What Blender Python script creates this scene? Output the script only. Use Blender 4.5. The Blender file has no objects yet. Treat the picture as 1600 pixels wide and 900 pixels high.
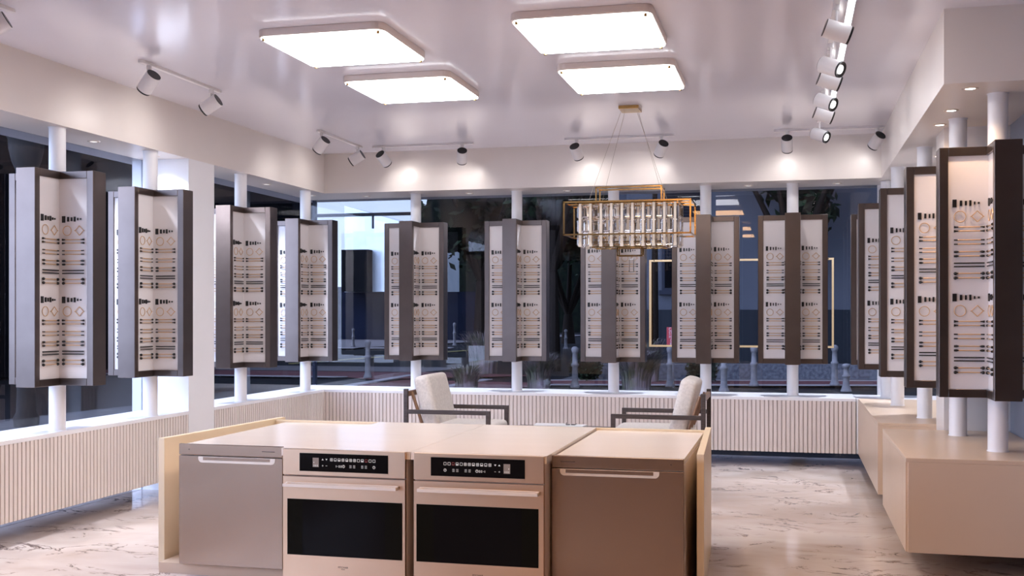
import bpy, math, random
from mathutils import Vector, Matrix
random.seed(7)
C = bpy.context.scene
COL = C.collection
PI = math.pi
# ------------------------------------------------------------------ camera
cam_d = bpy.data.cameras.new('camera'); cam = bpy.data.objects.new('camera', cam_d); COL.objects.link(cam)
FPX = 1745.0
cam_d.sensor_width = 36.0; cam_d.lens = 36.0 * FPX / 1600.0
cam_d.shift_x = 0.0; cam_d.shift_y = 41.0 / 1600.0
cam_d.clip_start = 0.05; cam_d.clip_end = 400
cam.location = (0, 0, 1.5); cam.rotation_euler = (PI/2, 0, math.atan2(435, FPX))
C.camera = cam
# ------------------------------------------------------------------ sky and exposure
W = bpy.data.worlds.new('dusk_sky'); C.world = W; W.use_nodes = True
wn = W.node_tree.nodes; wl = W.node_tree.links
bg = wn['Background']; tc = wn.new('ShaderNodeTexCoord'); sx = wn.new('ShaderNodeSeparateXYZ'); cr = wn.new('ShaderNodeValToRGB')
wl.new(tc.outputs['Generated'], sx.inputs[0]); wl.new(sx.outputs['Z'], cr.inputs[0]); wl.new(cr.outputs[0], bg.inputs[0])
cr.color_ramp.elements[0].color = (0.56, 0.66, 0.82, 1); cr.color_ramp.elements[0].position = 0.0
cr.color_ramp.elements[1].color = (0.34, 0.42, 0.60, 1); cr.color_ramp.elements[1].position = 0.6
WEST = 13.5            # brightness of the sky's bright side (left and behind the camera)
SKY = 2.0
dp = wn.new('ShaderNodeVectorMath'); dp.operation = 'DOT_PRODUCT'; dp.inputs[1].default_value = (-.82, -.57, .05)
mr = wn.new('ShaderNodeMapRange'); mr.interpolation_type = 'SMOOTHSTEP'
mr.inputs['From Min'].default_value = .25; mr.inputs['From Max'].default_value = .95; mr.inputs['To Min'].default_value = SKY; mr.inputs['To Max'].default_value = WEST
wl.new(tc.outputs['Generated'], dp.inputs[0]); wl.new(dp.outputs['Value'], mr.inputs['Value']); wl.new(mr.outputs['Result'], bg.inputs[1])
C.view_settings.view_transform = 'Standard'; C.view_settings.look = 'None'
C.view_settings.gamma = 1.0; C.view_settings.use_curve_mapping = False
C.view_settings.exposure = 0.17
PANEL_E = 10.0          # ceiling panel emission
SPOT_W = 5.5           # track spot power
DOWN_W = 24.0           # recessed downlight power
COOL = (0.80, 0.86, 1.0); NEUT = (1.0, 0.95, 0.93); WARM = (1.0, 0.66, 0.40)

# ------------------------------------------------------------------ materials
MATS = {}
def mat(name, col, rough=0.5, metal=0.0, emit=None, es=0.0, trans=0.0, ior=1.45, spec=0.5, coat=0.0):
    m = bpy.data.materials.new(name); m.use_nodes = True
    b = m.node_tree.nodes['Principled BSDF']
    b.inputs['Base Color'].default_value = (*col, 1); b.inputs['Roughness'].default_value = rough
    b.inputs['Metallic'].default_value = metal; b.inputs['IOR'].default_value = ior
    b.inputs['Transmission Weight'].default_value = trans
    b.inputs['Specular IOR Level'].default_value = spec
    b.inputs['Coat Weight'].default_value = coat
    if emit:
        b.inputs['Emission Color'].default_value = (*emit, 1); b.inputs['Emission Strength'].default_value = es
    MATS[name] = m; return m
def noise_col(m, c1, c2, scale=5.0, detail=4, stretch=(1, 1, 1), lo=0.35, hi=0.65, bump=0.0, dist=0.0):
    nt = m.node_tree; b = nt.nodes['Principled BSDF']
    t = nt.nodes.new('ShaderNodeTexCoord'); mp = nt.nodes.new('ShaderNodeMapping'); mp.inputs['Scale'].default_value = stretch
    n = nt.nodes.new('ShaderNodeTexNoise'); n.inputs['Scale'].default_value = scale; n.inputs['Detail'].default_value = detail
    n.inputs['Distortion'].default_value = dist
    r = nt.nodes.new('ShaderNodeValToRGB')
    r.color_ramp.elements[0].color = (*c1, 1); r.color_ramp.elements[0].position = lo
    r.color_ramp.elements[1].color = (*c2, 1); r.color_ramp.elements[1].position = hi
    nt.links.new(t.outputs['Object'], mp.inputs[0]); nt.links.new(mp.outputs[0], n.inputs[0])
    nt.links.new(n.outputs[0], r.inputs[0]); nt.links.new(r.outputs[0], b.inputs['Base Color'])
    if bump:
        bp = nt.nodes.new('ShaderNodeBump'); bp.inputs['Strength'].default_value = bump; bp.inputs['Distance'].default_value = 0.01
        nt.links.new(n.outputs[0], bp.inputs['Height']); nt.links.new(bp.outputs[0], b.inputs['Normal'])
    return m
noise_col(mat('wall_paint', (.78, .74, .73), .32), (.78, .715, .67), (.81, .745, .70), 1.5)
noise_col(mat('front_wall_paint', (.035, .025, .02), .5), (.032, .022, .018), (.038, .028, .022), 2)
noise_col(mat('ceiling_paint', (.86, .83, .88), .15, spec=.7), (.83, .81, .89), (.86, .84, .92), .8)
noise_col(mat('white_lacquer', (.80, .79, .81), .3), (.84, .83, .85), (.87, .86, .88), 1.2)
noise_col(mat('bench_slat', (.74, .68, .67), .45), (.74, .66, .62), (.77, .69, .65), 3.0)
noise_col(mat('plinth_lacquer', (.74, .69, .66), .3), (.64, .48, .35), (.66, .50, .37), 1.0)
noise_col(mat('frame_brown', (.15, .12, .11), .3, .9), (.135, .108, .100), (.155, .125, .115), 4)
noise_col(mat('sample_board', (.78, .74, .74), .45), (.69, .65, .65), (.71, .67, .67), 2)
mat('black_metal', (.012, .011, .012), .35)
mat('rod_brass', (.60, .38, .20), .35, .3)
noise_col(mat('counter_top', (.74, .64, .55), .2), (.78, .67, .58), (.80, .69, .60), 1.2, 4, (1, 5, 1), .3, .7)
noise_col(mat('island_panel', (.74, .62, .46), .35), (.76, .60, .40), (.80, .64, .44), 2)
noise_col(mat('steel', (.42, .32, .25), .27, 1.0), (.35, .25, .185), (.38, .27, .20), 1.2)
noise_col(mat('champagne_steel', (.72, .55, .41), .3, 1.0), (.66, .46, .31), (.69, .48, .33), 1.2)
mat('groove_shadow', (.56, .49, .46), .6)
mat('carcass_tan', (.62, .48, .38), .4)
mat('steel_bright', (.80, .69, .58), .3, .35)
mat('black_glass', (.006, .005, .005), .12, spec=.06)
mat('oven_window', (.007, .006, .004), .2, spec=.04)
mat('icon_print', (.55, .52, .48), .5, emit=(.8, .78, .74), es=.25)
mat('icon_red', (.22, .05, .04), .5, emit=(.8, .1, .08), es=.03)
mat('lcd', (.22, .17, .14), .4, emit=(.7, .6, .5), es=.06)
mat('dark_print', (.06, .035, .03), .5)
mat('spot_white', (.80, .77, .77), .35)
mat('gold', (.50, .31, .12), .16, 1.0)
mat('brass_glow', (.85, .62, .32), .3, .4, emit=(1, .68, .36), es=.8)  # brass with emission added to brighten the frame, not a lamp
mat('crystal', (.98, .96, .95), .02, trans=1.0, ior=1.5)
mat('strip_light', (.46, .39, .33), .4, emit=(1.0, .82, .68), es=.12)
mat('cable', (.35, .28, .22), .4, .6)
mat('diffuser', (.9, .92, .95), .4, emit=(.93, .95, 1.0), es=PANEL_E)
mat('diffuser_warm', (.9, .85, .8), .4, emit=(1.0, .60, .30), es=PANEL_E*1.5)
mat('diffuser_dim', (.9, .92, .95), .4, emit=(.80, .85, 1.0), es=PANEL_E*.25)
mat('lens', (.9, .9, .9), .3, emit=(1, .97, .95), es=7.0)
mat('lens_soft', (.8, .8, .8), .3, emit=(1, .95, .92), es=1.0)
mat('line_light', (.9, .9, .9), .3, emit=(.88, .93, 1.0), es=7.0)
mat('under_glow', (.9, .9, .9), .3, emit=(.7, .82, 1.0), es=1.6)
noise_col(mat('rim_paint', (.72, .62, .56), .3, .2), (.71, .61, .55), (.73, .63, .57), 2)
noise_col(mat('chair_wood', (.055, .04, .038), .4), (.045, .032, .03), (.07, .052, .048), 12, 4, (1, 8, 8))
noise_col(mat('chair_dowel', (.24, .13, .075), .4), (.2, .105, .06), (.28, .155, .09), 12, 4, (8, 8, 1))
noise_col(mat('chair_fabric', (.66, .60, .55), .85), (.60, .545, .50), (.70, .64, .59), 60, 3, bump=.25)
mat('grey_panel', (.25, .27, .33), .3)
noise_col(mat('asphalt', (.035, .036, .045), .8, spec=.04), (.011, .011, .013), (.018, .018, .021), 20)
noise_col(mat('red_paving', (.10, .045, .05), .8, spec=.04), (.11, .046, .05), (.15, .062, .066), 8)
noise_col(mat('pale_paving', (.20, .18, .19), .8, spec=.04), (.14, .125, .13), (.17, .155, .16), 5)
noise_col(mat('grey_paving', (.12, .12, .13), .8, spec=.04), (.09, .085, .09), (.13, .125, .13), 6)
mat('kerb_white', (.30, .27, .28), .9, spec=.05)
mat('yellow_paint', (.34, .29, .08), .7)
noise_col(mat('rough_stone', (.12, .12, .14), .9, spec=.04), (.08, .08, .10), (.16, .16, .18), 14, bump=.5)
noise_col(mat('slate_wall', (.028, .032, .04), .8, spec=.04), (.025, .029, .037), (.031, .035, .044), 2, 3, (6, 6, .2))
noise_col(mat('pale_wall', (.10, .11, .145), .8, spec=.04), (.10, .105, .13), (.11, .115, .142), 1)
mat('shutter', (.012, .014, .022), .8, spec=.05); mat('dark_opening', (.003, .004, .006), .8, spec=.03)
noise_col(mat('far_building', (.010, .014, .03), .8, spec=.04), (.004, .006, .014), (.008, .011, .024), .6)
noise_col(mat('pale_facade', (.62, .76, .88), .15, .0), (.58, .64, .70), (.70, .75, .80), 1.3, 5, lo=.3, hi=.7)
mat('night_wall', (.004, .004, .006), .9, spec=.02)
mat('mullion', (.012, .016, .035), .4)
noise_col(mat('bollard_grey', (.17, .165, .21), .6, spec=.04), (.17, .16, .17), (.24, .225, .235), 9)
mat('lamp_black', (.02, .022, .025), .5, spec=.04)
noise_col(mat('bark', (.012, .009, .008), .9, spec=.1), (.007, .005, .004), (.018, .013, .011), 14, 4, (4, 4, 1), bump=.5)
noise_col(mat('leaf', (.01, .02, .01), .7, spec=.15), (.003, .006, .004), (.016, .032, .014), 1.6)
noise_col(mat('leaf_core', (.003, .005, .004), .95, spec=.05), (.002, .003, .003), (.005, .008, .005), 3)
noise_col(mat('grass_blade', (.1, .1, .06), .7), (.07, .08, .035), (.26, .19, .21), 3)
mat('sign_red', (.42, .04, .05), .5); mat('sign_white', (.7, .6, .62), .5)
mat('paper', (.75, .73, .72), .5)
# marble floor
m = mat('marble', (.6, .5, .45), .09, spec=.5)
nt = m.node_tree; b = nt.nodes['Principled BSDF']
t = nt.nodes.new('ShaderNodeTexCoord'); mp = nt.nodes.new('ShaderNodeMapping'); mp.inputs['Rotation'].default_value = (0, 0, -.25); mp.inputs['Scale'].default_value = (1, 1.5, 1)
n1 = nt.nodes.new('ShaderNodeTexNoise'); n1.inputs['Scale'].default_value = 1.1; n1.inputs['Detail'].default_value = 5; n1.inputs['Distortion'].default_value = .6
r1 = nt.nodes.new('ShaderNodeValToRGB'); r1.color_ramp.elements[0].position = .3; r1.color_ramp.elements[1].position = .7
r1.color_ramp.elements[0].color = (.50, .385, .32, 1); r1.color_ramp.elements[1].color = (.70, .60, .54, 1)
n2 = nt.nodes.new('ShaderNodeTexNoise'); n2.inputs['Scale'].default_value = 1.7; n2.inputs['Detail'].default_value = 7; n2.inputs['Distortion'].default_value = 1.6; n2.inputs['Roughness'].default_value = .6
r2 = nt.nodes.new('ShaderNodeValToRGB'); cc = r2.color_ramp; cc.elements[0].position = .478; cc.elements[0].color = (1, 1, 1, 1); cc.elements[1].position = .522; cc.elements[1].color = (1, 1, 1, 1)
e = cc.elements.new(.5); e.color = (.16, .10, .085, 1)
n3 = nt.nodes.new('ShaderNodeTexNoise'); n3.inputs['Scale'].default_value = 2.2
r3 = nt.nodes.new('ShaderNodeValToRGB'); r3.color_ramp.elements[0].position = .48; r3.color_ramp.elements[1].position = .60
mx = nt.nodes.new('ShaderNodeMix'); mx.data_type = 'RGBA'; mx.blend_type = 'MULTIPLY'
nt.links.new(t.outputs['Object'], mp.inputs[0])
for n in (n1, n2, n3): nt.links.new(mp.outputs[0], n.inputs[0])
nt.links.new(n1.outputs[0], r1.inputs[0]); nt.links.new(n2.outputs[0], r2.inputs[0]); nt.links.new(n3.outputs[0], r3.inputs[0])
nt.links.new(r3.outputs[0], mx.inputs[0]); nt.links.new(r1.outputs[0], mx.inputs[6]); nt.links.new(r2.outputs[0], mx.inputs[7])
nt.links.new(mx.outputs[2], b.inputs['Base Color'])
# tinted glazing
m = bpy.data.materials.new('glazing'); m.use_nodes = True; MATS['glazing'] = m
nt = m.node_tree; nt.nodes.remove(nt.nodes['Principled BSDF'])
tr = nt.nodes.new('ShaderNodeBsdfTransparent'); tr.inputs[0].default_value = (.72, .74, .80, 1)
gl = nt.nodes.new('ShaderNodeBsdfGlossy'); gl.inputs['Roughness'].default_value = .01; gl.inputs[0].default_value = (.95, .93, .95, 1)
ge = nt.nodes.new('ShaderNodeNewGeometry'); dt = nt.nodes.new('ShaderNodeVectorMath'); dt.operation = 'DOT_PRODUCT'
nt.links.new(ge.outputs['Incoming'], dt.inputs[0]); nt.links.new(ge.outputs['Normal'], dt.inputs[1])
def mth(op, a, b):
    n = nt.nodes.new('ShaderNodeMath'); n.operation = op
    for i, q in enumerate((a, b)):
        if q is None: continue
        if isinstance(q, (int, float)): n.inputs[i].default_value = q
        else: nt.links.new(q, n.inputs[i])
    return n
ab = mth('ABSOLUTE', dt.outputs['Value'], None); om = mth('SUBTRACT', 1.0, ab.outputs[0]); p5 = mth('POWER', om.outputs[0], 5.0)
sc_ = mth('MULTIPLY', p5.outputs[0], .8); fa = mth('ADD', sc_.outputs[0], .045)
fb = mth('SUBTRACT', 1.0, ge.outputs['Backfacing']); fr = mth('MULTIPLY', fa.outputs[0], fb.outputs[0])
ms = nt.nodes.new('ShaderNodeMixShader'); out = nt.nodes['Material Output']
nt.links.new(fr.outputs[0], ms.inputs[0]); nt.links.new(tr.outputs[0], ms.inputs[1]); nt.links.new(gl.outputs[0], ms.inputs[2]); nt.links.new(ms.outputs[0], out.inputs[0])

# ------------------------------------------------------------------ mesh helpers
class MB:
    def __init__(s): s.v = []; s.f = []; s.m = []; s.sm = []
    def add(s, vs, fs, mi=0, smooth=False, M=None):
        o = len(s.v)
        s.v += [tuple(M @ Vector(p)) if M is not None else tuple(p) for p in vs]
        for q in fs: s.f.append(tuple(i + o for i in q)); s.m.append(mi); s.sm.append(smooth)
        return s
    def box(s, a, b, mi=0, M=None):
        x0, y0, z0 = a; x1, y1, z1 = b
        vs = [(x0, y0, z0), (x1, y0, z0), (x1, y1, z0), (x0, y1, z0), (x0, y0, z1), (x1, y0, z1), (x1, y1, z1), (x0, y1, z1)]
        return s.add(vs, [(0, 3, 2, 1), (4, 5, 6, 7), (0, 1, 5, 4), (1, 2, 6, 5), (2, 3, 7, 6), (3, 0, 4, 7)], mi, False, M)
    def tube(s, p0, p1, r0, r1=None, n=16, mi=0, cap=True, smooth=True):
        r1 = r0 if r1 is None else r1
        p0 = Vector(p0); p1 = Vector(p1); d = (p1 - p0).normalized()
        u = d.orthogonal().normalized(); w = d.cross(u)
        vs = []
        for p, r in ((p0, r0), (p1, r1)):
            for i in range(n):
                a = 2 * PI * i / n; vs.append(p + (u * math.cos(a) + w * math.sin(a)) * r)
        s.add(vs, [(i, (i + 1) % n, n + (i + 1) % n, n + i) for i in range(n)], mi, smooth)
        if cap: s.add(vs[:n], [tuple(reversed(range(n)))], mi); s.add(vs[n:], [tuple(range(n))], mi)
        return s
    def path(s, pts, r, n=8, mi=0):
        for a, b in zip(pts, pts[1:]): s.tube(a, b, r, n=n, mi=mi)
        return s
    def lathe(s, prof, n=20, mi=0, M=None):
        vs = []; fs = []
        for r, z in prof:
            for i in range(n):
                a = 2 * PI * i / n; vs.append((r * math.cos(a), r * math.sin(a), z))
        for k in range(len(prof) - 1):
            for i in range(n): fs.append((k*n + i, k*n + (i+1) % n, (k+1)*n + (i+1) % n, (k+1)*n + i))
        return s.add(vs, fs, mi, True, M)
    def prism(s, poly, z0, z1, mi=0, M=None):
        n = len(poly)
        vs = [(x, y, z0) for x, y in poly] + [(x, y, z1) for x, y in poly]
        return s.add(vs, [tuple(reversed(range(n))), tuple(range(n, 2*n))] + [(i, (i+1) % n, n + (i+1) % n, n + i) for i in range(n)], mi, False, M)
    def mesh(s, name, mats):
        me = bpy.data.meshes.new(name); me.from_pydata(s.v, [], s.f)
        for x in mats: me.materials.append(MATS[x])
        me.polygons.foreach_set('material_index', s.m); me.polygons.foreach_set('use_smooth', s.sm)
        me.update(); return me
    def obj(s, name, mats, parent=None, loc=(0, 0, 0), bev=0.0, seg=2):
        if isinstance(mats, str): mats = [mats]
        o = bpy.data.objects.new(name, s.mesh(name, mats)); COL.objects.link(o); o.location = loc
        if parent: o.parent = parent
        if bev:
            bm = o.modifiers.new('bevel', 'BEVEL'); bm.width = bev; bm.segments = seg; bm.limit_method = 'ANGLE'; bm.angle_limit = math.radians(40)
        return o
def tag(o, label, cat, group=None, kind=None):
    o['label'] = label; o['category'] = cat
    if group: o['group'] = group
    if kind: o['kind'] = kind
    return o
def thing(name, label, cat, loc=(0, 0, 0), rz=0, group=None):
    o = bpy.data.objects.new(name, None); COL.objects.link(o); o.location = loc; o.rotation_euler = (0, 0, rz)
    o.empty_display_size = .1
    return tag(o, label, cat, group)
def struct(o, label=None):
    o['kind'] = 'structure'
    if label: o['label'] = label
    return o
def inst(me, name, parent, loc=(0, 0, 0), rz=0):
    o = bpy.data.objects.new(name, me); COL.objects.link(o); o.parent = parent; o.location = loc; o.rotation_euler = (0, 0, rz); return o
def kids(o): return [c for c in ALLKIDS.get(o.name, [])]
def copy_tree(o, parent=None):
    c = o.copy(); COL.objects.link(c)
    if parent: c.parent = parent
    for ch in list(o.children): copy_tree(ch, c)
    return c
def roundrect(x0, y0, x1, y1, r, n=5):
    pts = []
    for cx, cy, a0 in ((x1-r, y1-r, 0), (x0+r, y1-r, 90), (x0+r, y0+r, 180), (x1-r, y0+r, 270)):
        for i in range(n + 1):
            a = math.radians(a0 + 90 * i / n); pts.append((cx + r*math.cos(a), cy + r*math.sin(a)))
    return pts
def text_mesh(s, size, name, matn, parent, M, extrude=.0006, align='CENTER', sp=1.0):
    cu = bpy.data.curves.new(name, 'FONT'); cu.body = s; cu.size = size; cu.extrude = extrude; cu.align_x = align; cu.space_line = sp
    tmp = bpy.data.objects.new(name + '_tmp', cu); COL.objects.link(tmp)
    bpy.context.view_layer.update()
    me = bpy.data.meshes.new_from_object(tmp.evaluated_get(bpy.context.evaluated_depsgraph_get()))
    bpy.data.objects.remove(tmp); bpy.data.curves.remove(cu)
    me.transform(M); me.materials.clear(); me.materials.append(MATS[matn])
    o = bpy.data.objects.new(name, me); COL.objects.link(o)
    if parent: o.parent = parent
    return o

# ------------------------------------------------------------------ room shell
H = 3.25; SO = 2.82; SILL = .68; YB = 11.349; XL = -4.945; XR = .854
GX = -5.385; GY = 11.985; WX = 1.49
Y0 = -3.0; X1 = 3.6
struct(MB().box((GX - .25, Y0 - .2, -.12), (X1 + .2, GY + .12, 0)).obj('floor', 'marble'), 'glossy cream marble floor with brown veins')
struct(MB().box((GX - .25, Y0 - .2, H), (X1 + .2, GY + .25, H + .15)).obj('ceiling', 'ceiling_paint'), 'glossy pale lilac ceiling')
struct(MB().box((GX - .25, Y0, SO), (XL, GY + .25, H)).obj('trim_1', 'wall_paint'), 'bulkhead above the left windows')
struct(MB().box((XL, YB, SO), (X1, GY + .25, H)).obj('trim_2', 'wall_paint'), 'bulkhead above the back windows')
struct(MB().box((XR, 6.81, SO), (X1 + .1, YB, H)).obj('trim_3', 'wall_paint'), 'bulkhead above the right bay')
struct(MB().box((GX - .1, 8.518, 0), (XL - .002, 8.951, SO)).obj('trim_4', 'white_lacquer'), 'pier between the left windows')
struct(MB().box((1.055, 8.41, 0), (WX, 8.84, SO)).obj('trim_5', 'wall_paint'), 'pier in the right bay')
struct(MB().box((WX, 8.84, 0), (WX + .2, GY + .12, SO)).obj('wall_right', 'wall_paint'), 'right wall of the far bay')
struct(MB().box((WX, 6.3, 0), (WX + .2, 8.84, SO)).obj('window_5', 'grey_panel'), 'grey-blue panel window behind the near right displays')
struct(MB().box((WX, 6.28, SO), (X1 + .1, 6.81, H - .001)).obj('trim_6', 'wall_paint')) if False else None
struct(MB().box((X1, Y0, 0), (X1 + .1, 6.3, H)).obj('wall_side', 'front_wall_paint'), 'right wall of the front room')
struct(MB().box((WX + .2, 6.2, 0), (X1, 6.3, SO)).obj('wall_return', 'wall_paint'), 'return wall beside the right bay')
struct(MB().box((GX - .1, Y0 - .12, 0), (X1, Y0, H)).obj('wall_front', 'front_wall_paint'), 'warm brown wall behind the camera')
# glazing: one pane each
def pane(n, a, b, label):
    return struct(MB().box(a, b).obj('window_%d' % n, 'glazing'), label)
pane(1, (GX - .012, Y0, .0), (GX, 8.518, SO), 'dark glass of the near left window')
pane(2, (GX - .012, 8.951, .0), (GX, GY, SO), 'dark glass of the far left window')
w3 = pane(3, (GX, GY, .0), (.86, GY + .012, SO), 'dark glass across the back')
pane(4, (.98, GY, .0), (WX, GY + .012, SO), 'narrow glass at the right end of the back')
struct(MB().box((.865, GY - .02, 0), (.975, GY + .06, SO)).obj('trim_7', 'white_lacquer'), 'white post in the back window')
fr = MB()
for x in (-5.375, -4.165): fr.box((x, GY + .014, 0.0), (x + .035, GY + .07, SO))
fr.box((-5.34, GY + .014, 2.625), (-4.165, GY + .06, 2.66))
fo = fr.obj('window_frame', 'mullion', w3); fo['label'] = 'dark blue mullions and transom'
hb = MB().box((-4.645, GY + .02, 2.48), (-4.625, GY + .04, 2.625)).obj('stay_bar', 'mullion', w3)

# ------------------------------------------------------------------ built-in benches and plinths
def flutes(mb, axis, fixed, a, b, z0, z1, pitch=.0415, depth=.012, sgn=1, gap=.011):
    n = int(round((b - a) / pitch)); p = (b - a) / n
    for i in range(n):
        u0 = a + i*p + gap/2; u1 = a + (i+1)*p - gap/2
        lo, hi = (fixed, fixed + sgn*depth) if sgn > 0 else (fixed + sgn*depth, fixed)
        if axis == 'x': mb.box((u0, lo, z0), (u1, hi, z1))
        else: mb.box((lo, u0, z0), (hi, u1, z1))
def bench(label, x0, y0, x1, y1, side, fl=True, top=.03, matf='bench_slat', pitch=.0415, gap=.011):
    t = thing('window_bench', label, 'bench', ((x0+x1)/2, (y0+y1)/2, .14), 0, 'fluted benches under the windows')
    cx, cy = (x0+x1)/2, (y0+y1)/2; a, b, c, d = x0-cx, y0-cy, x1-cx, y1-cy
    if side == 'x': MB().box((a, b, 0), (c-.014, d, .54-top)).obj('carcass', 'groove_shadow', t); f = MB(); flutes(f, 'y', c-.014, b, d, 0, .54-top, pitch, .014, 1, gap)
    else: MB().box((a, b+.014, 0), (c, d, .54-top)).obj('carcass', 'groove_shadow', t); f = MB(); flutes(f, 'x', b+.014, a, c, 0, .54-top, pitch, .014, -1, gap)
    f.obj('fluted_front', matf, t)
    MB().box((a, b, .54-top), (c, d, .54)).obj('bench_top', 'white_lacquer', t, bev=.003)
    return t
bench('fluted bench with white top under the near left window', GX + .003, Y0 + .02, XL, 8.516, 'x')
bench('short fluted bench with white top between left pier and back corner', GX + .003, 8.953, XL, YB, 'x')
bench('long fluted bench with white top under the back windows', GX + .003, YB, .62, GY - .003, 'y')
def plinth(label, y0, y1, fluted):
    t = thing('display_plinth', label, 'plinth', (1.06, (y0+y1)/2, .14), 0, 'floating plinths in the right bay')
    a, c = .64-1.06, WX-1.06-.003; h = (y1-y0)/2
    MB().box((a + (.012 if fluted else 0), -h, 0), (c, h, .515)).obj('carcass', 'plinth_lacquer', t, bev=.002)
    if fluted:
        f = MB(); flutes(f, 'y', a + .012, -h + .02, h - .02, 0, .515, .085, .012, -1, .008); f.obj('fluted_front', 'plinth_lacquer', t)
    MB().box((a, -h, .515), (c, h, .54)).obj('plinth_top', 'plinth_lacquer', t, bev=.003)
plinth('cream floating plinth with fluted side, nearest in the right bay', 6.73, 8.405, True)
plinth('smooth cream floating plinth beyond the pier in the right bay', 8.845, YB - .01, False)
MB2 = MB().box((.625, YB, .14), (WX - .003, GY - .003, .675)).obj('window_bench', 'white_lacquer', bev=.003)
tag(MB2, 'plain white sill block at the right end of the back window', 'bench')

# ------------------------------------------------------------------ rotating sample displays
def rod_mesh(kind):
    a = MB(); L = .171; r = .0034; h = L/2
    if kind == 3:
        a.tube((-h, 0, 0), (h, 0, 0), .0042, n=8, mi=1)
    else:
        a.tube((-h, 0, 0), (h, 0, 0), r, n=8, mi=0)
    for s in (-1, 1):
        if kind == 0: a.tube((s*h, 0, 0), (s*(h-.007), 0, 0), .0078, .0068, n=10, mi=1); a.tube((s*(h-.007), 0, 0), (s*(h-.026), 0, 0), .0055, .0032, n=10, mi=1)
        if kind == 1: a.tube((s*h, 0, 0), (s*(h-.021), 0, 0), .0045, .0042, n=10, mi=1)
        if kind == 2: a.tube((s*h, 0, 0), (s*(h-.014), 0, 0), .0062, .0078, n=10, mi=1); a.tube((s*(h-.014), 0, 0), (s*(h-.028), 0, 0), .0078, .003, n=10, mi=1)
        if kind == 4:
            pr = [(.0105*math.sin(PI*k/8), -.0105*math.cos(PI*k/8)) for k in range(9)]
            a.lathe(pr, 12, 1, Matrix.Translation((s*(h-.008), 0, 0)))
            a.tube((s*(h-.018), 0, 0), (s*(h-.024), 0, 0), .005, .004, n=8, mi=1)
    return a.mesh('sample_rod', ['rod_brass', 'black_metal'])
RODM = [rod_mesh(k) for k in range(5)]
def ringm(diamond):
    a = MB(); R = .033
    if diamond:
        p = [(R, 0, 0), (0, 0, R), (-R, 0, 0), (0, 0, -R), (R, 0, 0)]
        a.path(p, .0026, 6); a.tube((R, 0, 0), (R + .006, 0, 0), .003, n=6); a.tube((-R, 0, 0), (-R - .006, 0, 0), .003, n=6)
    else:
        a.path([(R*math.cos(2*PI*i/20), 0, R*math.sin(2*PI*i/20)) for i in range(21)], .0026, 6)
    return a.mesh('ring', ['rod_brass'])
RINGM = ringm(False); DIAM = ringm(True)
SW = [(.023, .046), (.0135, .033), (.011, .027), (.012, .034), (.008, .017), (.010, .011)]
SWM = [MB().box((-w/2, -.004, -h/2), (w/2, .004, h/2)).mesh('finial_sample', ['black_metal']) for w, h in SW]
SWX = [.036, .072, .099, .124, .148, .171]          # from panel's left edge, panel width .225
ROWS = [(2.02, 1.996, 0), (1.943, 1.918, 1), (1.872, 1.847, 2), (1.805, 1.785, 3), (1.743, 1.716, 4)]
RW = .34; TH = .075; PZ0, PZ1 = 1.052 - SILL, 2.443 - SILL; FZ0, FZ1 = 1.003 - SILL, 2.497 - SILL
w = MB()
w.box((RW - .052, -TH, FZ0), (RW, TH, FZ1)); w.box((TH - .001, -TH, FZ1 - .052), (RW - .052, TH, FZ1)); w.box((TH - .001, -TH, FZ0), (RW - .052, TH, FZ0 + .05))
WINGM = w.mesh('wing', ['frame_brown'])
hub = MB().box((-TH, -TH, FZ1 - .052), (TH, TH, FZ1)).box((-TH, -TH, FZ0), (TH, TH, FZ0 + .05)).mesh('hub_cap', ['frame_brown'])
BOARDM = MB().box((.06, -.062, FZ0 + .05), (RW - .052, .062, FZ1 - .052)).mesh('sample_board', ['sample_board'])
POLEM = MB().tube((0, 0, 0), (0, 0, SO - SILL), .057, n=32).tube((0, 0, 0), (0, 0, .006), .062, n=32).tube((0, 0, SO - SILL - .006), (0, 0, SO - SILL), .062, n=32).mesh('pole', ['white_lacquer'])
def face(wing, side):
    y = side * .062
    def X(u): return (.063 + u) if side < 0 else (RW - .052 - u)
    for dz in (0, -.563):
        for me, u in zip(SWM, SWX): inst(me, 'finial_sample', wing, (X(u), y + side*.004, 2.163 - SILL + dz))
        inst(RINGM, 'ring_sample', wing, (X(.066), y + side*.007, 2.083 - SILL + dz))
        inst(DIAM, 'diamond_sample', wing, (X(.163), y + side*.007, 2.083 - SILL + dz))
        for z1, z2, k in ROWS:
            for z in (z1, z2): inst(RODM[k], 'sample_rod', wing, (X(.0315 + .0855), y + side*.0115, z - SILL + dz))
def make_display():
    t = thing('sample_display', '', 'display stand')
    inst(POLEM, 'pole', t); inst(hub, 'hub_cap', t)
    for rz, sides in ((0, (-1,)), (PI, (1,)), (-PI/2, (-1, 1)), (PI/2, ())):
        wg = inst(WINGM, 'wing', t, (0, 0, 0), rz)
        bmod = wg.modifiers.new('bevel', 'BEVEL'); bmod.width = .0025; bmod.segments = 1; bmod.limit_method = 'ANGLE'
        inst(BOARDM, 'sample_board', wg)
        for s in sides: face(wg, s)
    return t
proto = make_display()
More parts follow.
